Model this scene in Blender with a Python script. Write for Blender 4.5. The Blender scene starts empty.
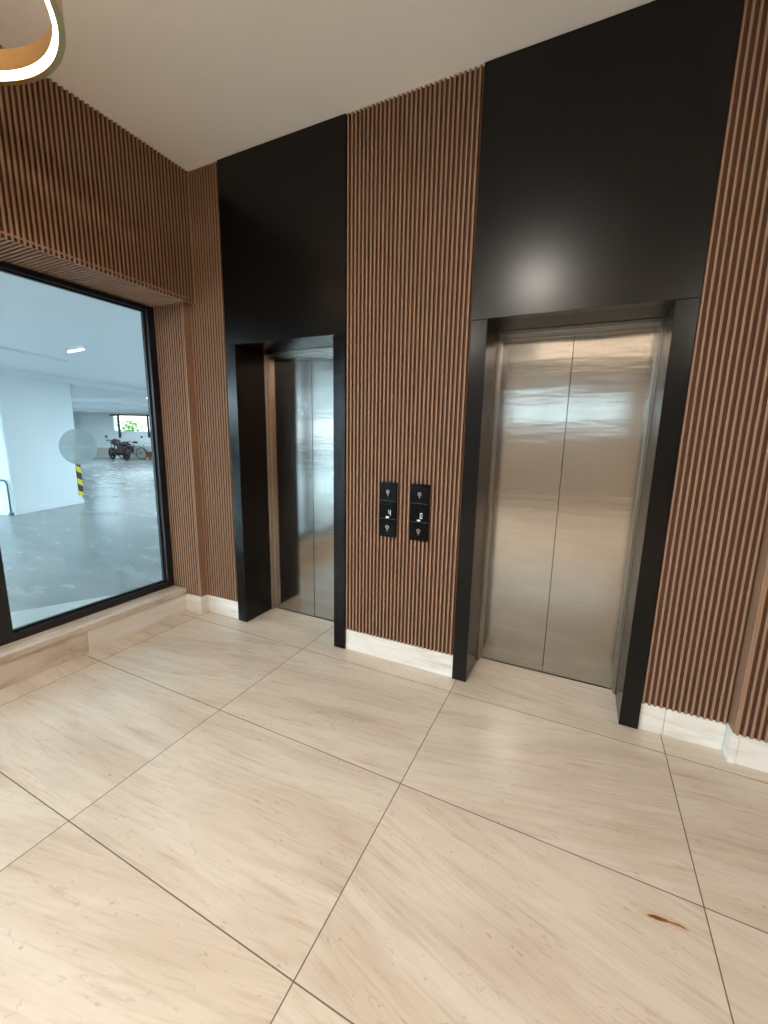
import bpy, bmesh, math, random
from mathutils import Vector, Matrix
random.seed(7)
S = bpy.context.scene
C = S.collection
PI = math.pi

# ------------------------------------------------------------------ camera
F_PX, YAW, PITCH, ROLL = 413.07, -0.4455, 0.1811, 0.0196
CAM = Vector((2.4989, -2.4247, 1.5535))
fw = Vector((math.sin(YAW)*math.cos(PITCH), math.cos(YAW)*math.cos(PITCH), -math.sin(PITCH)))
rt = Vector((math.cos(YAW), -math.sin(YAW), 0))
up = rt.cross(fw)
rt2 = rt*math.cos(ROLL) + up*math.sin(ROLL)
up2 = -rt*math.sin(ROLL) + up*math.cos(ROLL)
cd = bpy.data.cameras.new('camera')
cd.sensor_fit = 'VERTICAL'; cd.sensor_height = 36.0
cd.lens = F_PX/1024*36.0
cd.clip_start = 0.02; cd.clip_end = 300
co = bpy.data.objects.new('camera', cd); C.objects.link(co)
m = Matrix((rt2, up2, -fw)).transposed().to_4x4(); m.translation = CAM
co.matrix_world = m
S.camera = co

# ------------------------------------------------------------------ world, light, exposure
S.view_settings.view_transform = 'Standard'
S.view_settings.look = 'None'
S.view_settings.gamma = 1.0
S.view_settings.use_curve_mapping = False
S.view_settings.exposure = 0.0
w = bpy.data.worlds.new('sky'); S.world = w; w.use_nodes = True
nt = w.node_tree
bg = nt.nodes['Background']
bg.inputs['Color'].default_value = (0.80, 0.93, 1.0, 1)
bg.inputs['Strength'].default_value = 4.0

def area(name, loc, direction, sx, sy, power=0, color=(1, 1, 1), portal=False, spread=PI):
    l = bpy.data.lights.new(name, 'AREA'); l.shape = 'RECTANGLE'; l.size = sx; l.size_y = sy
    l.energy = power; l.color = color; l.spread = spread
    if portal: l.cycles.is_portal = True
    o = bpy.data.objects.new(name, l); C.objects.link(o)
    o.location = loc
    o.rotation_euler = Vector(direction).to_track_quat('-Z', 'Z' if abs(Vector(direction).z) < .9 else 'Y').to_euler()
    return o
# daylight through the openings (sampling portals for the sky)
area('daylight_portal_back', (1.95, -8.2, 2.16), (0, 1, 0), 2.7, .95, portal=True)

# ------------------------------------------------------------------ materials
def mat(name, base=(.5, .5, .5), rough=.5, metal=0, spec=.5, emis=None, estr=0, coat=0):
    m = bpy.data.materials.new(name); m.use_nodes = True
    b = m.node_tree.nodes['Principled BSDF']
    b.inputs['Base Color'].default_value = (*base, 1)
    b.inputs['Roughness'].default_value = rough
    b.inputs['Metallic'].default_value = metal
    b.inputs['Specular IOR Level'].default_value = spec
    b.inputs['Coat Weight'].default_value = coat
    if emis:
        b.inputs['Emission Color'].default_value = (*emis, 1)
        b.inputs['Emission Strength'].default_value = estr
    return m
class NG:
    def __init__(s, m): s.t = m.node_tree; s.b = s.t.nodes['Principled BSDF']
    def n(s, typ, **kw):
        x = s.t.nodes.new(typ)
        for k, v in kw.items():
            if k.startswith('i_'):
                x.inputs[k[2:].replace('_', ' ')].default_value = v
            else: setattr(x, k, v)
        return x
    def l(s, a, b): s.t.links.new(a, b)
    def math(s, op, a, b=None, c=None):
        x = s.t.nodes.new('ShaderNodeMath'); x.operation = op
        for i, v in enumerate((a, b, c)):
            if v is None: continue
            if isinstance(v, (int, float)): x.inputs[i].default_value = v
            else: s.l(v, x.inputs[i])
        return x.outputs[0]
    def pos(s): return s.n('ShaderNodeNewGeometry').outputs['Position']
    def mapping(s, v, scale=(1, 1, 1), loc=(0, 0, 0), rot=(0, 0, 0)):
        x = s.n('ShaderNodeMapping'); s.l(v, x.inputs['Vector'])
        x.inputs['Scale'].default_value = scale; x.inputs['Location'].default_value = loc; x.inputs['Rotation'].default_value = rot
        return x.outputs[0]
    def noise(s, v, scale=5, detail=4, rough=.55, dist=0):
        x = s.n('ShaderNodeTexNoise'); s.l(v, x.inputs['Vector'])
        x.inputs['Scale'].default_value = scale; x.inputs['Detail'].default_value = detail
        x.inputs['Roughness'].default_value = rough; x.inputs['Distortion'].default_value = dist
        return x.outputs['Fac']
    def ramp(s, f, stops):
        x = s.n('ShaderNodeValToRGB'); s.l(f, x.inputs[0])
        e = x.color_ramp.elements
        while len(e) < len(stops): e.new(.5)
        for k, (p, c) in enumerate(stops):
            e[k].position = p; e[k].color = (*c, 1) if len(c) == 3 else c
        return x.outputs[0]
    def mix(s, f, a, b, mode='MIX'):
        x = s.n('ShaderNodeMix', data_type='RGBA', blend_type=mode)
        if isinstance(f, (int, float)): x.inputs[0].default_value = f
        else: s.l(f, x.inputs[0])
        for i, v in ((6, a), (7, b)):
            if isinstance(v, tuple): x.inputs[i].default_value = (*v, 1)
            else: s.l(v, x.inputs[i])
        return x.outputs[2]
    def bump(s, h, strength=.2, dist=.01):
        x = s.n('ShaderNodeBump'); s.l(h, x.inputs['Height'])
        x.inputs['Strength'].default_value = strength; x.inputs['Distance'].default_value = dist
        s.l(x.outputs[0], s.b.inputs['Normal'])

# --- marble tiles of the lobby floor
TX0, TDX, TY0, TDY = 0.762, 1.125, -0.138, 0.775
def marble_floor():
    m = mat('cream_marble_tiles', rough=.22); g = NG(m)
    p = g.pos(); sp = g.n('ShaderNodeSeparateXYZ'); g.l(p, sp.inputs[0])
    X, Y = sp.outputs[0], sp.outputs[1]
    tx = g.math('DIVIDE', g.math('SUBTRACT', X, TX0), TDX); ty = g.math('DIVIDE', g.math('SUBTRACT', Y, TY0), TDY)
    ix = g.math('FLOOR', tx); iy = g.math('FLOOR', ty)
    cb = g.n('ShaderNodeCombineXYZ'); g.l(ix, cb.inputs[0]); g.l(iy, cb.inputs[1])
    wn = g.n('ShaderNodeTexWhiteNoise', noise_dimensions='3D'); g.l(cb.outputs[0], wn.inputs['Vector'])
    off = g.n('ShaderNodeVectorMath', operation='SCALE'); g.l(wn.outputs['Color'], off.inputs[0]); off.inputs['Scale'].default_value = 37.0
    # each slab's bedding tilted a little
    rotv = g.n('ShaderNodeVectorRotate', rotation_type='Z_AXIS'); g.l(p, rotv.inputs['Vector'])
    g.l(g.math('MULTIPLY', g.math('SUBTRACT', wn.outputs['Value'], .45), .55), rotv.inputs['Angle'])
    add = g.n('ShaderNodeVectorMath', operation='ADD'); g.l(rotv.outputs[0], add.inputs[0]); g.l(off.outputs[0], add.inputs[1])
    q = add.outputs[0]
    big = g.noise(g.mapping(q, (.7, 3.2, 1)), 1.6, 5, .6, .5)
    fine = g.noise(g.mapping(q, (1.3, 14, 1)), 2.2, 6, .62, .25)
    fine2 = g.noise(g.mapping(q, (2, 40, 1)), 2.0, 4, .6, .1)
    col = g.ramp(big, [(.28, (.52, .435, .345)), (.47, (.60, .520, .425)), (.6, (.655, .585, .49)), (.75, (.57, .49, .395))])
    c2 = g.ramp(fine, [(.3, (.78, .72, .66)), (.46, (1, 1, 1)), (1, (1.0, 1.0, 1.0))])
    col = g.mix(.65, col, c2, 'MULTIPLY')
    c3 = g.ramp(fine2, [(.28, (.86, .82, .78)), (.5, (1, 1, 1))])
    col = g.mix(.7, col, c3, 'MULTIPLY')
    # thin broken veins and scuffs
    v1 = g.noise(g.mapping(q, (1.1, 5.5, 1), (3, 9, 0)), 2.6, 3, .5, .4)
    ridge = g.math('ABSOLUTE', g.math('SUBTRACT', v1, .5))
    brk = g.noise(g.mapping(q, (6, 6, 1)), 3.0, 3)
    vein = g.math('MULTIPLY', g.math('LESS_THAN', ridge, .0065), g.math('GREATER_THAN', brk, .53))
    col = g.mix(g.math('MULTIPLY', vein, .22), col, (.33, .22, .14))
    v2 = g.noise(g.mapping(q, (2.2, 1.6, 1), (13, 2, 0), (0, 0, .8)), 1.3, 4, .5, .6)
    ridge2 = g.math('ABSOLUTE', g.math('SUBTRACT', v2, .5))
    crack = g.math('MULTIPLY', g.math('LESS_THAN', ridge2, .0022), g.math('GREATER_THAN', g.noise(q, 2.4, 2), .54))
    col = g.mix(g.math('MULTIPLY', crack, .0), col, (.30, .20, .13))
    spots = g.noise(g.mapping(q, (1, 1.8, 1)), 26, 2, .5)
    sp_ = g.ramp(spots, [(.70, (0, 0, 0)), (.76, (1, 1, 1))])
    col = g.mix(g.math('MULTIPLY', sp_, .45), col, (.34, .24, .16))
    # rust coloured inclusion
    def blob(cx, cy, a, rx, ry, s=1.0):
        dx = g.math('SUBTRACT', X, cx); dy = g.math('SUBTRACT', Y, cy)
        u = g.math('ADD', g.math('MULTIPLY', dx, math.cos(a)), g.math('MULTIPLY', dy, math.sin(a)))
        v = g.math('SUBTRACT', g.math('MULTIPLY', dy, math.cos(a)), g.math('MULTIPLY', dx, math.sin(a)))
        wob = g.math('MULTIPLY', g.math('SUBTRACT', g.noise(p, 60, 3), .5), 1.1)
        r2 = g.math('ADD', g.math('POWER', g.math('ABSOLUTE', g.math('DIVIDE', u, rx)), 2.0), g.math('POWER', g.math('ABSOLUTE', g.math('DIVIDE', v, ry)), 2.0))
        r2 = g.math('ADD', r2, wob)
        x = g.n('ShaderNodeMapRange', interpolation_type='SMOOTHSTEP'); g.l(r2, x.inputs[0])
        x.inputs[1].default_value = .4; x.inputs[2].default_value = 1.3; x.inputs[3].default_value = s; x.inputs[4].default_value = 0
        return x.outputs[0]
    col = g.mix(blob(2.878, -1.021, .1, .08, .022, .22), col, (.52, .24, .06))
    col = g.mix(blob(2.866, -1.022, .12, .034, .0075, .95), col, (.16, .05, .006))
    col = g.mix(blob(2.905, -1.018, .12, .034, .0045, .85), col, (.28, .13, .04))
    col = g.mix(blob(2.93, -1.016, -.2, .02, .004, .85), col, (.25, .13, .05))
    # joints
    fx = g.math('ABSOLUTE', g.math('SUBTRACT', tx, g.math('ROUND', tx))); fy = g.math('ABSOLUTE', g.math('SUBTRACT', ty, g.math('ROUND', ty)))
    jl = g.math('MAXIMUM', g.math('LESS_THAN', fx, .0022/TDX), g.math('LESS_THAN', fy, .0022/TDY))
    col = g.mix(g.math('MULTIPLY', jl, .85), col, (.10, .07, .045))
    g.l(col, g.b.inputs['Base Color'])
    rr = g.n('ShaderNodeMapRange'); g.l(big, rr.inputs[0]); rr.inputs[3].default_value = .13; rr.inputs[4].default_value = .24
    g.l(rr.outputs[0], g.b.inputs['Roughness'])
    g.bump(g.math('SUBTRACT', g.math('MULTIPLY', fine2, .05), jl), .25, .0015)
    return m
M = {}
M['marble_floor'] = marble_floor()
def marble_white():
    m = mat('pale_marble', rough=.3); g = NG(m); p = g.pos()
    f = g.noise(g.mapping(p, (1.2, 1.2, 9), rot=(.15, .1, 0)), 2.5, 6, .6, .6)
    g.l(g.ramp(f, [(.3, (.60, .555, .49)), (.5, (.74, .715, .67)), (.7, (.80, .78, .745))]), g.b.inputs['Base Color'])
    return m
M['marble_white'] = marble_white()
def marble_sill():
    m = mat('beige_marble', rough=.25); g = NG(m); p = g.pos()
    f = g.noise(g.mapping(p, (9, 1.4, 4), rot=(0, 0, .05)), 2.5, 6, .6, .5)
    g.l(g.ramp(f, [(.3, (.42, .345, .27)), (.5, (.60, .52, .43)), (.7, (.68, .61, .53))]), g.b.inputs['Base Color'])
    return m
M['marble_sill'] = marble_sill()
def wood():
    m = mat('walnut_composite', rough=.5, spec=.35); g = NG(m); p = g.pos()
    f = g.noise(g.mapping(p, (6, 6, 1.2)), 2.0, 3, .5, .1)
    c = g.ramp(f, [(.2, (.275, .165, .105)), (.5, (.305, .185, .119)), (.8, (.335, .203, .132))])
    g.l(c, g.b.inputs['Base Color'])
    return m
M['wood'] = wood()
M['groove_brown'] = mat('dark_brown_groove', (.110, .054, .032), .7, spec=.2)  # darker brown for groove bottoms and lower rib sides
def paint(name, c, s=220, st=.25, rough=.8):
    m = mat(name, c, rough, spec=.3); g = NG(m); p = g.pos()
    f = g.noise(p, s, 3, .6)
    g.bump(f, st, .002)
    return m
M['ceiling'] = paint('textured_ceiling_paint', (.92, .89, .85), 90, .5)
M['wallpaint'] = paint('off_white_wall_paint', (.42, .37, .31))
M['black_panel'] = mat('black_satin_laminate', (.003, .003, .0032), .25, spec=.28)
NGb = NG(M['black_panel']); NGb.bump(NGb.noise(NGb.pos(), 900, 2), .03, .001)
M['black_gloss'] = mat('black_gloss_laminate', (.003, .0029, .003), .22, spec=.25)
M['black_soffit'] = mat('black_soffit_laminate', (.003, .003, .003), .2, spec=.12)
M['black_plastic'] = mat('black_plastic', (.003, .003, .0035), .15, spec=.08)
M['black_metal'] = mat('black_powder_coated_metal', (.008, .008, .009), .4)
def steel(name, base, rough, wav=.25, vertical=False):
    m = mat(name, base, rough, 1.0); g = NG(m)
    p = g.n('ShaderNodeTexCoord').outputs['Object']
    br = g.noise(g.mapping(p, (2.5, 2.5, 260) if not vertical else (260, 260, 2.5)), 3, 4, .6)
    rr = g.n('ShaderNodeMapRange'); g.l(br, rr.inputs[0]); rr.inputs[3].default_value = rough-.05; rr.inputs[4].default_value = rough+.07
    g.l(rr.outputs[0], g.b.inputs['Roughness'])
    wv = g.noise(g.mapping(p, (1.0, 1.0, 7)), 2.2, 2, .5)
    h = g.math('ADD', g.math('MULTIPLY', wv, wav), g.math('MULTIPLY', br, .006))
    (g.bump(h, .5, .01) if wav > .1 else None)
    sm = g.noise(g.mapping(p, (2, 2, 3)), 2, 3)
    g.l(g.mix(sm, tuple(x*.9 for x in base), tuple(min(1, x*1.08) for x in base)), g.b.inputs['Base Color'])
    return m
M['steel'] = steel('brushed_stainless_steel', (.46, .45, .43), .12, .20)
M['steel_frame'] = mat('stainless_steel_frame', (.46, .44, .41), .24, 1.0)
M['brass'] = mat('satin_brass', (.72, .48, .24), .28, 1.0)
M['chrome'] = mat('brushed_chrome', (.55, .52, .5), .25, 1.0)
M['led_warm'] = mat('warm_led_diffuser', (1, .9, .75), .5, emis=(1.0, .74, .45), estr=9)
M['led_big'] = mat('warm_led_diffuser_of_hall_ring', (1, .9, .75), .5, emis=(1.0, .82, .62), estr=22)
M['led_cool'] = mat('cool_lamp_diffuser', (1, 1, 1), .5, emis=(.85, .95, 1.0), estr=5)
M['white_mark'] = mat('lit_white_digit', (.8, .8, .8), .5, emis=(.85, .92, 1), estr=.12)
M['icon'] = mat('engraved_grey_icon', (.52, .47, .45), .4, .6)
M['line'] = mat('panel_joint_grey', (.10, .10, .10), .35)
M['button'] = mat('dark_button_plastic', (.006, .007, .009), .2, spec=.12)
def glass():
    m = bpy.data.materials.new('window_glass'); m.use_nodes = True; t = m.node_tree
    for n in list(t.nodes): t.nodes.remove(n)
    o = t.nodes.new('ShaderNodeOutputMaterial'); mx = t.nodes.new('ShaderNodeMixShader')
    tr = t.nodes.new('ShaderNodeBsdfTransparent'); tr.inputs[0].default_value = (.93, .97, .97, 1)
    gl = t.nodes.new('ShaderNodeBsdfGlossy'); gl.inputs['Roughness'].default_value = .01
    fr = t.nodes.new('ShaderNodeFresnel')
    ge = t.nodes.new('ShaderNodeNewGeometry'); ior = t.nodes.new('ShaderNodeMapRange')   # same pane reflectance from either side
    ior.inputs[3].default_value = 1.5; ior.inputs[4].default_value = 1/1.5
    t.links.new(ge.outputs['Backfacing'], ior.inputs[0]); t.links.new(ior.outputs[0], fr.inputs[0])
    t.links.new(fr.outputs[0], mx.inputs[0]); t.links.new(tr.outputs[0], mx.inputs[1]); t.links.new(gl.outputs[0], mx.inputs[2])
    t.links.new(mx.outputs[0], o.inputs[0]); return m
M['glass'] = glass()
def frost():
    m = bpy.data.materials.new('frosted_film'); m.use_nodes = True; t = m.node_tree
    for n in list(t.nodes): t.nodes.remove(n)
    o = t.nodes.new('ShaderNodeOutputMaterial'); mx = t.nodes.new('ShaderNodeMixShader'); mx.inputs[0].default_value = .82
    tr = t.nodes.new('ShaderNodeBsdfTransparent')
    a = t.nodes.new('ShaderNodeAddShader')
    d = t.nodes.new('ShaderNodeBsdfDiffuse'); d.inputs[0].default_value = (.36, .42, .45, 1)
    tl = t.nodes.new('ShaderNodeBsdfTranslucent'); tl.inputs[0].default_value = (.42, .475, .49, 1)
    t.links.new(d.outputs[0], a.inputs[0]); t.links.new(tl.outputs[0], a.inputs[1])
    t.links.new(tr.outputs[0], mx.inputs[1]); t.links.new(a.outputs[0], mx.inputs[2]); t.links.new(mx.outputs[0], o.inputs[0]); return m
M['frost'] = frost()
M['decal_text'] = mat('pale_print', (.75, .82, .86), .6)
M['g_white'] = paint('garage_white_paint', (.80, .84, .85), 30, .1)
M['g_ceiling'] = paint('garage_ceiling_paint', (.84, .86, .90), 30, .1)
M['g_beige'] = paint('garage_beige_dado', (.52, .50, .44), 30, .1)
def concrete():
    m = mat('polished_grey_concrete', rough=.2); g = NG(m); p = g.pos()
    f = g.noise(g.mapping(p, (.6, 2.2, 1), rot=(0, 0, .5)), 1.6, 7, .65, .4)
    g.l(g.ramp(f, [(.3, (.175, .195, .195)), (.5, (.235, .255, .25)), (.75, (.30, .32, .315))]), g.b.inputs['Base Color'])
    r = g.n('ShaderNodeMapRange'); g.l(f, r.inputs[0]); r.inputs[3].default_value = .12; r.inputs[4].default_value = .38
    g.l(r.outputs[0], g.b.inputs['Roughness'])
    g.bump(g.noise(g.mapping(p, (.5, 3, 1), rot=(0, 0, .3)), 3, 4), .25, .01)
    return m
M['concrete'] = concrete()
M['apron'] = paint('pale_screed', (.44, .47, .45), 20, .2)
def hazard():
    m = mat('black_yellow_hazard_stripes', rough=.5); g = NG(m)
    p = g.n('ShaderNodeTexCoord').outputs['Object']; sp = g.n('ShaderNodeSeparateXYZ'); g.l(p, sp.inputs[0])
    s = g.math('ADD', g.math('MULTIPLY', g.math('ADD', sp.outputs[0], sp.outputs[1]), .9), sp.outputs[2])
    fr = g.math('FRACT', g.math('DIVIDE', s, .27))
    g.l(g.mix(g.math('GREATER_THAN', fr, .55), (.03, .03, .045), (.85, .60, .03)), g.b.inputs['Base Color'])
    return m
M['hazard'] = hazard()
M['grey_pipe'] = mat('grey_blue_pipe_paint', (.10, .17, .20), .4)
M['rubber'] = mat('black_rubber', (.012, .012, .014), .7)
M['moto_body'] = mat('black_motorcycle_fairing', (.014, .013, .016), .35)
M['moto_chrome'] = mat('bright_chrome', (.7, .7, .72), .15, 1)
M['blue_paint'] = mat('blue_bicycle_paint', (.06, .12, .30), .3)
M['pale_blue'] = mat('pale_blue_bicycle_paint', (.35, .48, .62), .3)
M['red_crate'] = mat('dark_red_plastic', (.13, .022, .018), .5)
M['dark_red'] = mat('dark_red_lens', (.05, .008, .008), .3)
M['leaf'] = mat('bright_green_leaves', (.16, .42, .07), .6)
M['leaf2'] = mat('yellow_green_leaves', (.40, .60, .08), .6)
M['bark'] = mat('grey_brown_bark', (.20, .17, .11), .9)
M['asphalt'] = mat('outdoor_paving', (.55, .55, .52), .9)

# ------------------------------------------------------------------ mesh helpers
def obj(name, bm, m, parent=None, smooth=False, recalc=True):
    if recalc: bmesh.ops.recalc_face_normals(bm, faces=bm.faces[:])
    me = bpy.data.meshes.new(name); bm.to_mesh(me); bm.free()
    for mm in (m if isinstance(m, list) else [m]): me.materials.append(mm)
    if smooth:
        for p in me.polygons: p.use_smooth = True
    o = bpy.data.objects.new(name, me); C.objects.link(o)
    if parent: o.parent = parent
    return o
def bx(bm, x0, x1, y0, y1, z0, z1, T=None):
    vs = [bm.verts.new((x, y, z)) for x in (x0, x1) for y in (y0, y1) for z in (z0, z1)]
    idx = [(0, 1, 3, 2), (4, 6, 7, 5), (0, 4, 5, 1), (2, 3, 7, 6), (0, 2, 6, 4), (1, 5, 7, 3)]
    fs = [bm.faces.new([vs[i] for i in f]) for f in idx]
    if T is not None:
        for v in vs: v.co = T @ v.co
    return vs
def box(name, x0, x1, y0, y1, z0, z1, m, parent=None, bevel=0, T=None):
    bm = bmesh.new(); bx(bm, x0, x1, y0, y1, z0, z1, T)
    if bevel: bmesh.ops.bevel(bm, geom=bm.edges[:], offset=bevel, segments=2, affect='EDGES', profile=.6)
    return obj(name, bm, m, parent)
def tube(bm, pts, r, n=10, closed=False, cap=True):
    pts = [Vector(p) for p in pts]; rings = []
    N = len(pts)
    prev = None
    for i, p in enumerate(pts):
        if closed: d = pts[(i+1) % N]-pts[i-1]
        else: d = pts[min(i+1, N-1)]-pts[max(i-1, 0)]
        d.normalize()
        a = (prev if prev is not None else (Vector((0, 0, 1)) if abs(d.z) < .9 else Vector((1, 0, 0))))
        a = (a-d*a.dot(d)).normalized(); prev = a
        b = d.cross(a)
        rr = r[i] if isinstance(r, (list, tuple)) else r
        rings.append([bm.verts.new(p+(a*math.cos(t)+b*math.sin(t))*rr) for t in [2*PI*k/n for k in range(n)]])
    for i in range(N if closed else N-1):
        A, B = rings[i], rings[(i+1) % N]
        for k in range(n): bm.faces.new((A[k], A[(k+1) % n], B[(k+1) % n], B[k]))
    if cap and not closed:
        bm.faces.new(rings[0][::-1]); bm.faces.new(rings[-1])
def ringpts(c, r, n=28, u=Vector((1, 0, 0)), v=Vector((0, 0, 1)), a0=0, a1=2*PI, closed=True):
    c = Vector(c)
    k = n if closed else n+1
    return [c+u*r*math.cos(a0+(a1-a0)*i/n)+v*r*math.sin(a0+(a1-a0)*i/n) for i in range(k)]
def cyl(bm, c, r, h, n=24, axis='Z', r2=None):
    r2 = r if r2 is None else r2
    ax = {'X': Vector((1, 0, 0)), 'Y': Vector((0, 1, 0)), 'Z': Vector((0, 0, 1))}[axis]
    tube(bm, [Vector(c), Vector(c)+ax*h], [r, r2], n)
def thing(name, label, cat, loc=(0, 0, 0), group=None, rz=0):
    o = bpy.data.objects.new(name, None); C.objects.link(o); o.empty_display_size = .1
    o.location = loc; o.rotation_euler = (0, 0, rz); o['label'] = label; o['category'] = cat
    if group: o['group'] = group
    return o
def tag(o, label, cat, group=None, kind=None):
    o['label'] = label; o['category'] = cat
    if group: o['group'] = group
    if kind: o['kind'] = kind
    return o
def struct(o, label, cat):
    o['kind'] = 'structure'; o['label'] = label; o['category'] = cat; return o

# fluted cladding: ribs run along v, repeat along u, stick out along n
def flutes(name, origin, u, v, n, width, length, parent, pitch=.0270, depth=.016, phase=0.0):
    origin, u, v, n = map(Vector, (origin, u, v, n))
    prof = []
    x = -phase*pitch
    # rib: rounded-cornered trapezoid, front at n=0, groove bottom at n=-depth
    seq = [(.00, -1), (.20, -1), (.25, -.42), (.285, -.05), (.33, 0), (.50, 0.0), (.62, 0), (.665, -.05), (.70, -.42), (.76, -1)]
    pts = []
    k = 0
    while True:
        base = x+k*pitch
        if base > width: break
        for a, d in seq: pts.append((base+a*pitch, d*depth))
        k += 1
    pts = [(a, d) for a, d in pts if 0 < a < width]
    pts = [(0, pts[0][1])]+pts+[(width, pts[-1][1])]
    back = -depth-.012
    bm = bmesh.new()
    def P(a, d, h): return origin+u*a+n*d+v*h
    A = [bm.verts.new(P(a, d, 0)) for a, d in pts]; B = [bm.verts.new(P(a, d, length)) for a, d in pts]
    A2 = [bm.verts.new(P(a, back, 0)) for a, d in pts]; B2 = [bm.verts.new(P(a, back, length)) for a, d in pts]
    for i in range(len(pts)-1):
        f_ = bm.faces.new((A[i], A[i+1], B[i+1], B[i]))
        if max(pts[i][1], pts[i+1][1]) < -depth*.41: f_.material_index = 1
        bm.faces.new((A2[i+1], A2[i], B2[i], B2[i+1]))
        bm.faces.new((A[i+1], A[i], A2[i], A2[i+1]))
        bm.faces.new((B[i], B[i+1], B2[i+1], B2[i]))
    bm.faces.new((A[0], B[0], B2[0], A2[0])); bm.faces.new((A[-1], A2[-1], B2[-1], B[-1]))
    return obj(name, bm, [M['wood'], M['groove_brown']], parent)

HC = 3.425      # ceiling
HS = 2.525      # soffit over the window
HB = .157       # skirting height
XR = 4.65       # right wall
YB = -8.0       # back wall
PX = [(0.0, 1.041), (1.857, 2.904)]    # lift portals
JW = .092; HO = 2.20; DD = .33         # jamb width, opening height, reveal depth

# ------------------------------------------------------------------ room shell
bm = bmesh.new(); bx(bm, -.75, XR+.1, YB-.1, .45, -.12, 0)
struct(obj('floor', bm, M['marble_floor']), 'cream veined marble tile floor of the lift lobby', 'floor')
bm = bmesh.new(); bx(bm, -.75, XR+.1, YB-.1, .5, HC, HC+.15)
struct(obj('ceiling', bm, M['ceiling']), 'plain off-white textured ceiling above the lift lobby', 'ceiling')

# wall with the lifts
bm = bmesh.new()
yb0, yb1 = .040, .50
def seg(x0, x1, z0, z1): bx(bm, x0, x1, yb0, yb1, z0, z1)
seg(-.75, 0.0, 0, HC)
seg(PX[0][1], PX[1][0], 0, HC); seg(PX[1][1], XR+.1, 0, HC)
for a, b in PX: seg(a, b, HO+.12, HC)
wf = struct(obj('wall_front', bm, M['wood']), 'wall with both lifts, clad in fluted brown wood slats', 'wall')
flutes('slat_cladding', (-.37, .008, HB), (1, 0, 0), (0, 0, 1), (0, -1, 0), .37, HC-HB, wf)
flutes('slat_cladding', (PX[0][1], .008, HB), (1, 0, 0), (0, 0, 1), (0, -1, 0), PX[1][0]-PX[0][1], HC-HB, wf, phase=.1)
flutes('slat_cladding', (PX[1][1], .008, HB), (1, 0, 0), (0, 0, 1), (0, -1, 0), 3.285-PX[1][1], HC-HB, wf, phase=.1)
# projecting right hand part
box('side_board', 3.283, 3.292, -.062, .03, HB, HC, M['wood'], wf)
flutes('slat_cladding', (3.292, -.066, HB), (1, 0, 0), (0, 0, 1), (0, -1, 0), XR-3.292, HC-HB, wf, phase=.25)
bm = bmesh.new(); bx(bm, 3.292, XR, -.037, .045, 0, HC); obj('wall_backing', bm, M['wood'], wf)

# skirting of the lift wall
sk = []
def skirt(name, boxes, label):
    bm = bmesh.new()
    for b in boxes: bx(bm, *b)
    bmesh.ops.bevel(bm, geom=bm.edges[:], offset=.002, segments=1, affect='EDGES')
    return struct(obj(name, bm, M['marble_white']), label, 'skirting')
skirt('baseboard_front_left', [(-.376, -.0005, .018, .05, 0, HB)], 'short pale marble skirting between window pier and left lift')
skirt('baseboard_front_middle', [(PX[0][1]+.0005, PX[1][0]-.0005, .014, .05, 0, HB)], 'pale marble skirting between the two lifts')
skirt('baseboard_front_right', [(PX[1][1]+.0005, 3.02, .018, .05, 0, HB), (3.0215, 3.278, .018, .05, 0, HB)], 'pale marble skirting right of the right lift')
skirt('baseboard_front_pier', [(3.2785, 3.31, -.064, .05, 0, HB+.004), (3.3105, XR, -.060, .05, 0, HB)], 'pale marble skirting stepping forward at the far right')

# left wall: pier, band above the window, soffit, side walls
wl = struct(bpy.data.objects.new('wall_left', None), 'left wall clad in brown wood slats around the garage window', 'wall'); C.objects.link(wl)
bm = bmesh.new(); bx(bm, -.76, -.332, YB, .04, HS+.03, HC); obj('wall_band', bm, M['wood'], wl)
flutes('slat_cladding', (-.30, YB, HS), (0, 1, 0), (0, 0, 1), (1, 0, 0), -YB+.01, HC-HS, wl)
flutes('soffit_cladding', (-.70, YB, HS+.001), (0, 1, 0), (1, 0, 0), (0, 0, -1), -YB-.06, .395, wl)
bm = bmesh.new(); bx(bm, -.76, -.376, -.03, .10, .0, HS+.03); obj('pier', bm, M['wood'], wl)
box('side_board', -.380, -.370, -.053, .02, HB, HS-.001, M['wood'], wl, .0015)
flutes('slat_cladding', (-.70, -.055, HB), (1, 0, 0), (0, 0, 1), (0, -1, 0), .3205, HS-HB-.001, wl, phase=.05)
skirt('baseboard_left_pier', [(-.55, -.367, -.062, -.02, 0, HB), (-.40, -.3665, -.0615, .017, 0, HB)], 'pale marble skirting around the slatted pier beside the window')
bm = bmesh.new()
for y0, y1 in ((-.875, -.0625), (-1.95, -.877), (-3.05, -1.952), (-4.2, -3.052), (YB, -4.202)):
    if y1 > -.5:
        b2 = bmesh.new(); bx(b2, -.76, -.547, y0, y1, 0, .163)
        struct(obj('baseboard_left_end', b2, M['marble_white']), 'whiter marble end piece of the plinth below the garage window', 'skirting'); continue
    bx(bm, -.76, -.547, y0, y1, 0, .163)
bmesh.ops.bevel(bm, geom=bm.edges[:], offset=.0015, segments=1, affect='EDGES')
struct(obj('baseboard_left', bm, M['marble_sill']), 'beige marble plinth below the garage window', 'skirting')
bm = bmesh.new()
for y0, y1 in ((-2.3, -.057), (YB, -2.302)): bx(bm, -.76, -.537, y0, y1, .163, .205)
bmesh.ops.bevel(bm, geom=bm.edges[:], offset=.002, segments=2, affect='EDGES')
struct(obj('trim_1', bm, M['marble_sill']), 'beige marble window ledge under the black window frame', 'window sill')

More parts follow.
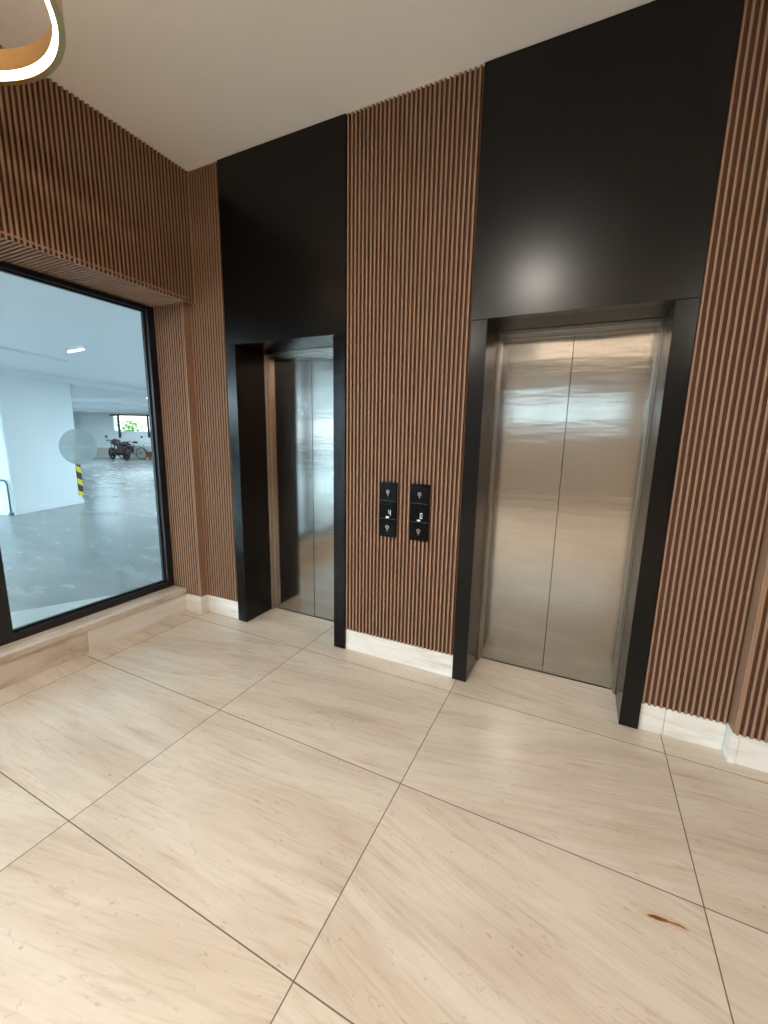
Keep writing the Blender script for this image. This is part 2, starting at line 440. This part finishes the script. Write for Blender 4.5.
# windows to the garage
def window(name, y0, y1, label, fl=.055, fr=.055, x0=-.775, x1=-.70, z0=.2055, z1=HS-.002):
    o = struct(bpy.data.objects.new(name, None), label, 'window'); C.objects.link(o)
    bm = bmesh.new()
    bx(bm, x0, x1, y0, y0+fl, z0, z1); bx(bm, x0, x1, y1-fr, y1, z0, z1)
    bx(bm, x0, x1, y0+fl, y1-fr, z0, z0+.05); bx(bm, x0, x1, y0+fl, y1-fr, z1-.03, z1)
    # glazing bead
    bx(bm, x0+.012, x1-.035, y0+fl, y0+fl+.012, z0+.05, z1-.03); bx(bm, x0+.012, x1-.035, y1-fr-.012, y1-fr, z0+.05, z1-.03)
    bx(bm, x0+.012, x1-.035, y0+fl, y1-fr, z0+.05, z0+.062); bx(bm, x0+.012, x1-.035, y0+fl, y1-fr, z1-.042, z1-.03)
    obj('window_frame', bm, M['black_metal'], o)
    g = box('glass_pane', -.752, -.744, y0+fl, y1-fr, z0+.05, z1-.03, M['glass'], o)
    return o, g
w1, g1 = window('window_1', -1.29, -.056, 'large black framed window looking into the parking garage', fl=.07)
w2, g2 = window('window_2', -3.9, -1.292, 'second black framed pane left of the garage window', fl=.06, fr=.06)
w3, g3 = window('window_3', -6.6, -3.902, 'third black framed pane farther along the left wall')
bm = bmesh.new(); bx(bm, -.76, -.70, YB, -6.61, .206, HS)
obj('wall_panel', bm, M['wood'], wl)
# frosted disc on the glass
bm = bmesh.new()
c = bm.verts.new((-.7432, -.690, 1.438)); N = 48
rim = [bm.verts.new((-.7432, -.690+.126*math.cos(2*PI*k/N), 1.438+.126*math.sin(2*PI*k/N))) for k in range(N)]
for k in range(N): bm.faces.new((c, rim[k], rim[(k+1) % N]))
bmesh.ops.solidify(bm, geom=bm.faces[:], thickness=.0004)
dot = obj('frosted_sticker', bm, M['frost'], g1); dot['label'] = 'round frosted film disc with a faint line of lettering'
bm = bmesh.new()
y = -.79
while y < -.595:
    wd = random.choice((.008, .011, .013))
    if not (-.715 < y < -.70):
        h = .012
        bx(bm, -.7430, -.7424, y, y+.003, 1.437-h/2, 1.437+h/2)
        bx(bm, -.7430, -.7424, y+wd-.003, y+wd, 1.437-h/2, 1.437+h/2)
        if random.random() < .7: bx(bm, -.7430, -.7424, y+.003, y+wd-.003, 1.437+h/2-.003, 1.437+h/2)
        if random.random() < .5: bx(bm, -.7430, -.7424, y+.003, y+wd-.003, 1.4355, 1.4385)
    y += wd+.006
obj('lettering', bm, M['decal_text'], g1)

# right wall and back wall (behind the camera, seen in reflections)
bm = bmesh.new(); bx(bm, XR+.02, XR+.2, YB, .0, 0, HC)
wr = struct(obj('wall_right', bm, M['wood']), 'plain brown right wall of the lobby', 'wall')
WX0, WX1, WZ0, WZ1 = .6, 3.3, 1.9, 2.62
bm = bmesh.new()
bx(bm, -.8, WX0, YB-.15, YB, 0, HC); bx(bm, WX1, XR+.2, YB-.15, YB, 0, HC)
bx(bm, WX0, WX1, YB-.15, YB, 0, WZ0); bx(bm, WX0, WX1, YB-.15, YB, WZ1, HC)
struct(obj('wall_back', bm, M['wallpaint']), 'beige wall with windows behind the viewer', 'wall')
o = struct(bpy.data.objects.new('window_4', None), 'wide window in the wall behind the viewer', 'window'); C.objects.link(o)
bm = bmesh.new()
for i in range(4):
    x = WX0+(WX1-WX0-.05)*i/3; bx(bm, x, x+.05, YB-.10, YB-.04, WZ0, WZ1)
bx(bm, WX0, WX1, YB-.10, YB-.04, WZ0, WZ0+.05); bx(bm, WX0, WX1, YB-.10, YB-.04, WZ1-.05, WZ1)
obj('window_frame', bm, M['black_metal'], o)
bm = bmesh.new(); bx(bm, WX0, WX1, YB-.075, YB-.068, WZ0, WZ1); obj('glass_pane', bm, M['glass'], o)

# ------------------------------------------------------------------ lifts
def lift(x0, x1, label, name='elevator'):
    t = thing(name, label, 'elevator', ((x0+x1)/2, 0, 0))
    ox = -(x0+x1)/2
    a, b = x0+ox, x1+ox
    y0 = -.0015
    hp = box('header_panel', a, b, y0, .06, HO, HC-.004, M['black_panel'], t, .001)
    for (p, q, s) in ((a, a+JW, 'l'), (b-JW, b, 'r')):
        bm = bmesh.new(); bx(bm, p, q, y0, DD+.16, .004, HO-.002)
        bmesh.ops.bevel(bm, geom=bm.edges[:], offset=.001, segments=1, affect='EDGES')
        j = obj('door_jamb', bm, M['black_gloss'], t)
    box('lintel', a, b, .0605, DD+.16, HO+.0005, HO+.10, M['black_soffit'], t)
    ia, ib = a+JW, b-JW
    # stainless frame: return, face and inner stop
    bm = bmesh.new()
    fw_ = .014
    for s, e in ((ia, 1), (ib, -1)):
        def R(u0, u1, v0, v1): 
            xa, xb = sorted((s+e*u0, s+e*u1)); bx(bm, xa, xb, v0, v1, .003, HO-.001)
        R(.0005, .010, DD-.03, DD+.09); R(.010, fw_, DD-.022, DD+.09); R(fw_, fw_+.008, DD+.012, DD+.09)
    bx(bm, ia+.0005, ib-.0005, DD-.022, DD+.09, HO-.024, HO-.001)
    bx(bm, ia+fw_, ib-fw_, DD+.006, DD+.09, HO-.052, HO-.0245)
    bmesh.ops.bevel(bm, geom=bm.edges[:], offset=.0012, segments=1, affect='EDGES')
    obj('door_frame', bm, M['steel_frame'], t)
    mid = (ia+ib)/2
    for p, q in ((ia+fw_+.004, mid-.002), (mid+.002, ib-fw_-.004)):
        bm = bmesh.new(); bx(bm, p, q, DD+.03, DD+.07, .006, HO-.053)
        bmesh.ops.bevel(bm, geom=bm.edges[:], offset=.0015, segments=2, affect='EDGES')
        d = obj('door_panel', bm, M['steel'], t)
    bm = bmesh.new(); bx(bm, ia, ib, DD+.024, DD+.10, .0006, .0036)
    obj('door_sill', bm, M['black_metal'], t)
    bm = bmesh.new(); bx(bm, a, b, DD+.10, DD+.165, .006, HO+.1); obj('shaft_back', bm, M['black_metal'], t)
    return t
lift(*PX[0], 'left lift with black surround and brushed steel doors beside the garage window')
lift(*PX[1], 'right lift with black surround and brushed steel doors, right of the call panels')

# ------------------------------------------------------------------ call panels
def call_panel(cx, z0, z1, digit, label):
    t = thing('call_panel', label, 'call panel', (cx, .0, (z0+z1)/2), 'lift call panels between the lifts')
    hw = .060; zz0 = z0-(z0+z1)/2; zz1 = -zz0; H = zz1-zz0
    box('face_plate', -hw, hw, -.012, .0075, zz0, zz1, M['black_plastic'], t, .0015)
    ys = -.0122
    j1, j2 = zz1-H*.335, zz0+H*.335
    for j in (j1, j2):
        box('joint', -hw+.003, hw-.003, ys-.0006, ys+.0004, j-.0009, j+.0009, M['line'], t)
    disp = box('display', -hw+.004, hw-.004, ys-.0010, ys+.0006, j2+.004, j1-.004, M['black_plastic'], t)
    # lit digit made of strokes, with the small bright bar beneath it
    bm = bmesh.new(); dx, dz, dw, dh, s = .008, j2+.024, .015, .036, .0034
    ya, yb_ = ys-.0022, ys-.0011
    if digit == '0':
        bx(bm, dx, dx+s, ya, yb_, dz, dz+dh); bx(bm, dx+dw-s, dx+dw, ya, yb_, dz, dz+dh)
        bx(bm, dx+s, dx+dw-s, ya, yb_, dz, dz+s); bx(bm, dx+s, dx+dw-s, ya, yb_, dz+dh-s, dz+dh)
    else:
        bx(bm, dx+dw-s, dx+dw, ya, yb_, dz, dz+dh)
        bx(bm, dx, dx+dw-s, ya, yb_, dz+dh*.36, dz+dh*.36+s); bx(bm, dx, dx+s, ya, yb_, dz+dh*.36+s, dz+dh)
    obj('digit', bm, M['white_mark'], disp)
    bm = bmesh.new(); bx(bm, -.011, .010, ya, yb_, j2+.006, j2+.0165); obj('indicator_bar', bm, M['white_mark'], disp)
    # round key-shaped button symbols
    for zc, up_ in ((zz1-H*.18, 1), (zz0+H*.17, 0)):
        bm = bmesh.new(); cyl(bm, (0, ys-.002, zc), .017, .0028, 28, 'Y')
        bt = obj('button', bm, M['button'], t)
        bm = bmesh.new()
        tube(bm, ringpts((0, ys-.0026, zc+.004), .0105, 24), .0020, 6, closed=True)
        if up_: 
            tube(bm, [(-.006, ys-.003, zc+.001), (0, ys-.003, zc+.009), (.006, ys-.003, zc+.001)], .0015, 6)
        else: bx(bm, -.006, .006, ys-.0034, ys-.0022, zc+.0035, zc+.0065)
        bx(bm, -.0016, .0016, ys-.0034, ys-.0008, zc-.024, zc-.0075)
        obj('symbol', bm, M['icon'], bt)
    return t
call_panel(1.373, .900, 1.262, '4', 'left one of the two black lift call panels, its display reading 4')
call_panel(1.592, .900, 1.263, '0', 'right one of the two black lift call panels, its display reading 0')

# ------------------------------------------------------------------ ring lamps
def ring_lamp(cx, cy, z, R, label, h=.10, th=.022, led='led_warm', cables=3, ang=.35, group='ring pendant lamps', band='brass'):
    t = thing('ring_pendant_lamp', label, 'pendant lamp', (cx, cy, z), group)
    N = 96
    def hoop(r0, r1, z0, z1):
        bm = bmesh.new(); q = []
        for k in range(N):
            a = 2*PI*k/N; c_, s_ = math.cos(a), math.sin(a)
            q.append([bm.verts.new((r*c_, r*s_, zz)) for r, zz in ((r0, z0), (r1, z0), (r1, z1), (r0, z1))])
        for k in range(N):
            A, B = q[k], q[(k+1) % N]
            for j in range(4): bm.faces.new((A[j], A[(j+1) % 4], B[(j+1) % 4], B[j]))
        return bm
    obj('ring_band', hoop(R-th, R, -.004, h), M[band], t)
    obj('led_strip', hoop(R-th-.014, R-th-.0005, -.003, .022 if R < .6 else .012), M[led], t)
    bm = bmesh.new()
    for k in range(cables):
        a = ang+2*PI*k/cables
        x, y_ = (R-th/2)*math.cos(a), (R-th/2)*math.sin(a)
        tube(bm, [(x, y_, h-.005), (x*.15, y_*.15, HC-z-.03)], .0016, 6)
    obj('suspension_cable', bm, M['chrome'], t)
    bm = bmesh.new(); cyl(bm, (0, 0, HC-z-.035), .07 if R < .6 else .12, .034, 32); obj('ceiling_rose', bm, M[band], t)
    return t
ring_lamp(.345, -1.76, 3.0, .53, 'glowing brass ring lamp hanging in the upper left corner', h=.11)
ring_lamp(2.6, -4.75, 3.16, 1.0, 'large warm ring lamp hanging behind the viewer, mirrored in the steel doors', led='led_big', h=.06, th=.02)

# ceiling disc lamps out of frame; the two back ones are added frontal fill
def disc_lamp(x, y, r, power, label):
    t = thing('disc_lamp', label, 'ceiling lamp', (x, y, HC))
    bm = bmesh.new(); cyl(bm, (0, 0, -.03), r, .029, 40); obj('lamp_housing', bm, M['brass'], t)
    l = bpy.data.lights.new('lamp_glow', 'AREA'); l.shape = 'DISK'; l.size = 2*r*.92; l.energy = power; l.color = (1, .92, .82)
    o = bpy.data.objects.new('lamp_glow', l); C.objects.link(o); o.parent = t; o.location = (0, 0, -.034)
disc_lamp(1.80, -3.15, .16, 96, 'round warm ceiling lamp above and just behind the viewer')
disc_lamp(.25, -5.6, .16, 95, 'added warm fill light in a round housing at the back left of the lobby')
disc_lamp(4.25, -5.6, .16, 95, 'added warm fill light in a round housing at the back right of the lobby')

# ------------------------------------------------------------------ parking garage
GO = Vector((-6.81, 1.37, 0)); GY = -.33
e1 = Vector((math.sin(GY), math.cos(GY), 0)); e2 = Vector((-math.cos(GY), math.sin(GY), 0))
GT = Matrix.Translation(GO) @ Matrix((e1, e2, Vector((0, 0, 1)))).transposed().to_4x4()
GH = 2.62
def gbox(name, a0, a1, b0, b1, z0, z1, m, parent=None):
    return box(name, a0, a1, b0, b1, z0, z1, m, parent, T=GT)
# floor and ceiling slabs reach up to the lobby wall (cut along X = -0.78)
def slab(name, z0, z1, m):
    bm = bmesh.new()
    cor = [GT @ Vector((a, b, 0)) for a, b in ((-14, -20), (15.8, -20), (15.8, 16), (-14, 16))]
    vs = [bm.verts.new((c.x, c.y, z0)) for c in cor]; bm.faces.new(vs)
    ret = bmesh.ops.extrude_face_region(bm, geom=bm.faces[:])
    for v in ret['geom']:
        if isinstance(v, bmesh.types.BMVert): v.co.z = z1
    ret = bmesh.ops.bisect_plane(bm, geom=bm.verts[:]+bm.edges[:]+bm.faces[:], plane_co=(-.777, 0, 0), plane_no=(1, 0, 0), clear_outer=True)
    eg = [e for e in ret['geom_cut'] if isinstance(e, bmesh.types.BMEdge)]
    bmesh.ops.contextual_create(bm, geom=eg)
    return obj(name, bm, m)
struct(slab('floor_garage', -.12, 0, M['concrete']), 'shiny grey concrete floor of the parking garage', 'floor')
struct(slab('ceiling_garage', GH, GH+.3, M['g_ceiling']), 'white concrete ceiling of the parking garage', 'ceiling')
# pale screed strip along the lobby
bm = bmesh.new()
vs = [bm.verts.new((x, y, .001)) for x, y in ((-.78, .9), (-.86, .9), (-1.493, -.251), (-1.791, -.792), (-2.6, -2.25), (-.78, -2.25))]
bm.faces.new(vs); r = bmesh.ops.extrude_face_region(bm, geom=bm.faces[:])
for v in r['geom']:
    if isinstance(v, bmesh.types.BMVert): v.co.z = .008
struct(obj('trim_2', bm, M['apron']), 'pale screed strip on the garage floor just outside the window', 'kerb')
# exterior side of lobby wall over the window
bm = bmesh.new(); bx(bm, -.79, -.777, YB, .3, HS, HC); bx(bm, -.79, -.777, .0, 16, 0, HS+.1); bx(bm, -.79, -.777, YB, -.0, 0, .2); bx(bm, -.79, -.777, -16, YB, 0, HS+.1)
struct(obj('wall_garage_lobby', bm, M['g_white']), 'white garage wall on the lobby side', 'wall')
# back wall with the opening
OP0, OP1, OZ0, OZ1 = 3.0, 10.86, 1.56, 2.46
bm = bmesh.new()
bx(bm, 15.8, 16.0, OP1, 16.2, 0, GH, GT); bx(bm, 15.8, 16.0, -20, OP0, 0, GH, GT)
bx(bm, 15.8, 16.0, OP0, OP1, 0, OZ0, GT); bx(bm, 15.8, 16.0, OP0, OP1, OZ1, GH, GT)
gw = struct(obj('wall_garage_back', bm, M['g_white']), 'far white garage wall with a long opening to greenery', 'wall')
gbox('dado', 15.76, 15.80, -10, 10.4, 0, .74, M['g_beige'], gw)
gbox('dado', 15.76, 15.80, 11.05, 16, 0, .58, M['g_beige'], gw)
# left wall
bm = bmesh.new(); bx(bm, -14, 15.8, 16, 16.2, 0, GH, GT)
struct(obj('wall_garage_left', bm, M['g_white']), 'distant left wall of the garage', 'wall')
# near wall (towards -e1) with a daylight opening seen mirrored in the lift doors
bm = bmesh.new()
bx(bm, -14.2, -14, -20, 16, 0, 1.3, GT); bx(bm, -14.2, -14, -20, 16, 2.3, GH, GT)
struct(obj('wall_garage_near', bm, M['g_white']), 'low garage wall with an open strip above', 'wall')
# dropped beams
tb = struct(gbox('trim_3', .0, 15.7, .0, .55, 2.5, GH, M['g_ceiling']), 'dropped concrete beam over the garage pillar', 'beam')
struct(gbox('trim_4', -14, -.001, .0, .55, 2.5, GH, M['g_ceiling']), 'dropped beam left of the garage pillar', 'beam')
for i, a in enumerate((6.4, 9.8, 12.9)):
    struct(gbox('trim_%d' % (5+i), a, a+.35, .551, 15.9, 2.5, GH, M['g_ceiling']), ('nearest', 'middle', 'farthest')[i]+' cross beam under the garage ceiling', 'beam')
struct(gbox('trim_8', -6, -.53, -1.9, -.002, GH-.035, GH-.0005, M['g_ceiling']), 'flat dropped ceiling strip in front of the pillar', 'ceiling trim')
# pillar
t = thing('pillar', 'thick white square pillar standing in the garage', 'pillar', GO)
t['kind'] = 'structure'
bm = bmesh.new(); GR = Matrix((e1, e2, Vector((0, 0, 1)))).transposed().to_4x4()
bx(bm, 0, 1.5, 0, .95, 0.0, 2.5, GR); bmesh.ops.bevel(bm, geom=bm.edges[:], offset=.012, segments=2, affect='EDGES')
obj('shaft', bm, M['g_white'], t)
bm = bmesh.new(); bx(bm, -.012, 1.512, -.012, .962, 0, .09, GR); obj('plinth', bm, M['g_white'], t)
bm = bmesh.new(); bx(bm, 1.40, 1.514, -.014, 0, .17, 1.30, GR); bx(bm, 1.5, 1.514, 0, .09, .17, 1.30, GR)
o = obj('corner_guard', bm, M['hazard'], t); o['label'] = 'black and yellow striped corner guard'
# drain pipe on the pillar
t = thing('drain_pipe', 'thin grey blue pipe bending into the white garage pillar', 'pipe', GO+e2*.045-e1*.04)
bm = bmesh.new()
p0 = Vector((0, 0, .06)); pts = [p0, Vector((0, 0, .55))]+[Vector((0, 0, .55))+e2*(.09*(1-math.cos(a)))+Vector((0, 0, .09*math.sin(a))) for a in (PI/8, PI/4, 3*PI/8, PI/2)]
pts += [pts[-1]+e2*.10]
tube(bm, pts, .015, 12); obj('pipe_run', bm, M['grey_pipe'], t, True)
bm = bmesh.new(); cyl(bm, pts[-1]-Vector((0, 0, .03)), .028, .05, 16); obj('pipe_fitting', bm, M['grey_pipe'], t)
bm = bmesh.new(); bx(bm, -.026, .026, -.026, .026, .0, .05, GR); obj('floor_bracket', bm, M['grey_pipe'], t)

# garage tube lamps, then added fill lights
def tube_lamp(a, b, ln, label, parallel=True, z=GH):
    p = GT @ Vector((a, b, z))
    t = thing('tube_lamp', label, 'ceiling lamp', p, 'tube lamps on the garage ceiling')
    rz = math.atan2((e1 if parallel else e2).y, (e1 if parallel else e2).x); t.rotation_euler.z = rz
    box('lamp_housing', -ln/2, ln/2, -.022, .022, -.035, -.001, M['g_white'], t, .004)
    bm = bmesh.new(); tube(bm, [(-ln/2+.03, 0, -.047), (ln/2-.03, 0, -.047)], .010, 10); obj('lamp_tube', bm, M['led_cool'], t)
    return p
lamps = [(-1.445, -2.89, .46, 'short bright tube lamp on the garage ceiling in front of the pillar'),
         (5.6, 1.12, .4, 'tube lamp beyond the dropped beam near the right window edge')]
for a, b, ln, lb in lamps: tube_lamp(a, b, ln, lb, False)
C.objects['tube_lamp'].rotation_euler.z = math.atan2(-.052, .565)
for (a, b, pw) in ((-6, .9, 430), (3, -4, 430), (9, 2, 380), (9, 9, 300), (1, 6, 430), (-5, 5, 430), (-11, 0, 1500), (-9, 4, 1000), (-9.5, 6, 430), (12.8, 9, 110)):
    o = area('garage_fill_light', GT @ Vector((a, b, GH-.13)), (0, 0, -1), 1.3, 1.3, pw, (.69, .87, 1.0))  # added area lights without fixtures, to brighten the garage and its door reflections

# steel frame in the opening
t = thing('steel_post_frame', 'dark steel frame of two posts hung across the far opening', 'frame', GT @ Vector((15.7, 9.6, 0)))
for b in (.87, -.95):
    bm = bmesh.new(); bx(bm, -.04, .04, b-.045, b+.045, 1.22, 2.46, GR); obj('post', bm, M['black_metal'], t)
bm = bmesh.new(); bx(bm, -.04, .04, -3.5, 1.35, 2.42, 2.50, GR); obj('top_rail', bm, M['black_metal'], t)
bm = bmesh.new(); bx(bm, -.012, .012, -.1, 1.0, 2.08, 2.10, GR); bx(bm, -.012, .012, -3.0, 1.26, 1.60, 1.62, GR); obj('rail', bm, M['grey_pipe'], t)
t = thing('wall_socket', 'small dark round fitting on the far garage wall', 'fitting', GT @ Vector((15.8, 9.17, 1.25)))
bm = bmesh.new(); tube(bm, [Vector((0, 0, 0))-e1*.002, -e1*.06], .06, 16); obj('cover', bm, M['grey_pipe'], t)
bm = bmesh.new(); tube(bm, [-e1*.06, -e1*.08], .03, 16); obj('hub', bm, M['black_plastic'], t)

# motorcycle (local: x forward, y left, z up)
def motorcycle(loc, heading):
    t = thing('motorcycle', 'black motorcycle parked at the far garage wall beside a bicycle', 'motorcycle', loc, rz=heading)
    def wheel(x, r=.30):
        bm = bmesh.new(); tube(bm, ringpts((x, 0, r), r-.06, 32), .06, 10, closed=True)
        w_ = obj('wheel', bm, M['rubber'], t, True)
        bm = bmesh.new(); tube(bm, ringpts((x, 0, r), r-.12, 24), .014, 6, closed=True)
        for k in range(6):
            a = k*PI/3; tube(bm, [(x, 0, r), (x+(r-.12)*math.cos(a), 0, r+(r-.12)*math.sin(a))], .012, 5)
        cyl(bm, (x, -.07, r), .11, .14, 16, 'Y'); obj('rim', bm, M['black_metal'], w_)
    wheel(.66); wheel(-.66)
    bm = bmesh.new()
    for s in (-1, 1): tube(bm, [(.66, s*.09, .30), (.46, s*.09, .98)], .024, 8)
    obj('fork', bm, M['moto_chrome'], t)
    bm = bmesh.new(); tube(bm, [(.52, 0, .92), (.3, 0, .98), (.05, 0, .93), (-.1, 0, .82)], [.10, .17, .18, .10], 14); obj('fuel_tank', bm, M['moto_body'], t, True)
    bm = bmesh.new(); tube(bm, [(-.02, 0, .84), (-.3, 0, .80), (-.6, 0, .88), (-.88, 0, .95)], [.12, .15, .14, .06], 14); obj('seat', bm, M['rubber'], t, True)
    bm = bmesh.new(); tube(bm, [(.35, 0, .35), (.1, 0, .42), (-.2, 0, .45)], [.12, .2, .14], 12); obj('engine', bm, M['moto_body'], t, True)
    bm = bmesh.new(); tube(bm, [(.45, 0, .9), (.3, 0, .45), (-.25, 0, .4), (-.3, 0, .75)], .035, 8); tube(bm, [(-.25, 0, .4), (-.66, .09, .30)], .03, 8); tube(bm, [(-.25, 0, .4), (-.66, -.09, .30)], .03, 8)
    obj('frame', bm, M['moto_body'], t)
    bm = bmesh.new(); tube(bm, [(.38, -.40, 1.02), (.46, -.2, 1.06), (.46, .2, 1.06), (.38, .40, 1.02)], .018, 8); obj('handlebar', bm, M['black_metal'], t)
    for s in (-1, 1):
        bm = bmesh.new(); tube(bm, [(.44, s*.28, 1.06), (.42, s*.34, 1.24)], .009, 6); tube(bm, [(.43, s*.36, 1.26), (.41, s*.36, 1.26)], [.065, .06], 14)
        obj('mirror', bm, M['black_metal'], t)
    bm = bmesh.new(); tube(bm, [(.50, 0, .98), (.66, 0, .97)], [.07, .10], 14); obj('headlight', bm, M['moto_chrome'], t)
    bm = bmesh.new(); tube(bm, ringpts((.66, 0, .30), .33, 10, a0=.3, a1=2.6, closed=False), .045, 8); obj('mudguard', bm, M['moto_body'], t)
    bm = bmesh.new(); tube(bm, ringpts((-.66, 0, .30), .34, 10, a0=.8, a1=2.9, closed=False), .055, 8); obj('mudguard', bm, M['moto_body'], t)
    bm = bmesh.new(); bx(bm, -.93, -.86, -.12, .12, .80, .90); obj('tail_light', bm, M['dark_red'], t)
    bm = bmesh.new(); pass
    bm.free()
    for q0, q1 in ((.14, .34), (-.34, -.14)): box('pannier', -.82, -.42, q0, q1, .42, .78, M['moto_body'], t, .04)
    bm = bmesh.new(); tube(bm, [(.2, -.14, .32), (-.3, -.18, .25), (-.75, -.2, .33)], [.03, .04, .05], 10); obj('exhaust', bm, M['moto_chrome'], t, True)
def bicycle(loc, heading):
    t = thing('bicycle', 'pale and dark blue bicycle leaning by the far wall right of the motorcycle', 'bicycle', loc, rz=heading)
    for x in (-.52, .52):
        bm = bmesh.new(); tube(bm, ringpts((x, 0, .33), .315, 36), .022, 8, closed=True); w_ = obj('wheel', bm, M['rubber'], t, True)
        bm = bmesh.new()
        for k in range(9):
            a = k*PI*2/9; tube(bm, [(x, 0, .33), (x+.30*math.cos(a), 0, .33+.30*math.sin(a))], .003, 4)
        cyl(bm, (x, -.03, .33), .025, .06, 10, 'Y'); obj('spokes', bm, M['moto_chrome'], w_)
    A, B, D, E_ = Vector((-.13, 0, .78)), Vector((.36, 0, .82)), Vector((-.05, 0, .28)), Vector((-.52, 0, .33))
    bm = bmesh.new()
    for p, q in ((A, B), (B, D), (A, D), (A, E_), (D, E_)): tube(bm, [p, q], .022, 8)
    obj('frame', bm, M['blue_paint'], t)
    bm = bmesh.new(); tube(bm, [(.34, 0, .92), (.38, 0, .75), (.52, 0, .33)], .02, 8); obj('fork', bm, M['pale_blue'], t)
    bm = bmesh.new(); tube(bm, [(-.11, 0, .78), (-.16, 0, .92)], .014, 6); tube(bm, [(-.30, 0, .94), (-.16, 0, .95), (-.02, 0, .94)], [.07, .055, .02], 10); obj('saddle', bm, M['rubber'], t)
    bm = bmesh.new(); tube(bm, [(.26, -.27, 1.0), (.34, -.1, .96), (.34, .1, .96), (.26, .27, 1.0)], .014, 8); obj('handlebar', bm, M['black_metal'], t)
    bm = bmesh.new(); tube(bm, ringpts((-.05, .03, .28), .08, 18), .01, 6, closed=True); tube(bm, [(-.05, .05, .28), (.05, .08, .15)], .01, 6); tube(bm, [(-.05, -.05, .28), (-.15, -.08, .41)], .01, 6); obj('crank', bm, M['moto_chrome'], t)
    bm = bmesh.new(); tube(bm, ringpts((-.52, 0, .33), .36, 10, a0=.6, a1=2.8, closed=False), .02, 6); obj('mudguard', bm, M['pale_blue'], t)
vd = math.atan2(.54, -.84)
mb = GT @ Vector((14.6, 9.85, 0))
motorcycle(mb-e1*.25-e2*.33, math.atan2(.05, -1.0))
bicycle(GT @ Vector((15.38, 9.53, 0)), math.atan2(e2.y, e2.x)+PI+PI+.12)
t = thing('cart', 'small dark red wheeled cart with wire handles at the far wall', 'cart', GT @ Vector((15.3, 8.35, 0)), rz=math.atan2(e2.y, e2.x))
box('basket', -.20, .20, -.15, .15, .14, .44, M['red_crate'], t, .01)
bm = bmesh.new()
for s in (-1, 1): tube(bm, [(s*.22, .16, .42), (s*.26, .2, .86), (s*.05, .22, .9)], .012, 6)
obj('handle', bm, M['red_crate'], t)
for s in (-1, 1):
    bm = bmesh.new(); tube(bm, ringpts((s*.18, -.16, .07), .05, 14), .02, 6, closed=True); obj('wheel', bm, M['rubber'], t)

# outdoors beyond the opening
gd = gbox('ground_outside', 16.0, 40, -25, 30, -.2, -.02, M['asphalt']); struct(gd, 'sunlit paving outside the garage opening', 'ground')
def tree(a, b, h, label, leaf, cr, tr=.09, n=340):
    p = GT @ Vector((a, b, -.02)); t = thing('tree', label, 'tree', p)
    bm = bmesh.new(); tube(bm, [(0, 0, 0), (.05, .02, h*.4), (.0, .05, h*.75)], [tr, tr*.8, tr*.4], 8)
    for k in range(5):
        a_ = k*1.3; tube(bm, [(.02, .02, h*(.35+.07*k)), (cr*.6*math.cos(a_), cr*.6*math.sin(a_), h*(.55+.08*k))], [tr*.4, .015], 6)
    obj('trunk', bm, M['bark'], t)
    bm = bmesh.new()
    for k in range(n):
        while True:
            v = Vector((random.uniform(-1, 1), random.uniform(-1, 1), random.uniform(-1, 1)))
            if v.length < 1: break
        c = Vector((v.x*cr, v.y*cr, h*.62+v.z*h*.40)); s = random.uniform(.07, .14)
        q = Matrix.Rotation(random.uniform(0, 6.28), 3, 'Z') @ Matrix.Rotation(random.uniform(0, 3.1), 3, 'X')
        bm.faces.new([bm.verts.new(c+q @ Vector(pt)*s) for pt in ((-1, 0, 0), (0, -.45, .1), (1, 0, 0), (0, .45, .1))])
    obj('foliage', bm, leaf, t, recalc=False)
tree(20.5, 14.75, 3.2, 'yellow-green tree at the left end of the far opening', M['leaf2'], .35, n=420)
tree(22.5, 14.9, 2.6, 'loose bright green tree seen in the middle of the far opening', M['leaf'], .8, n=700)
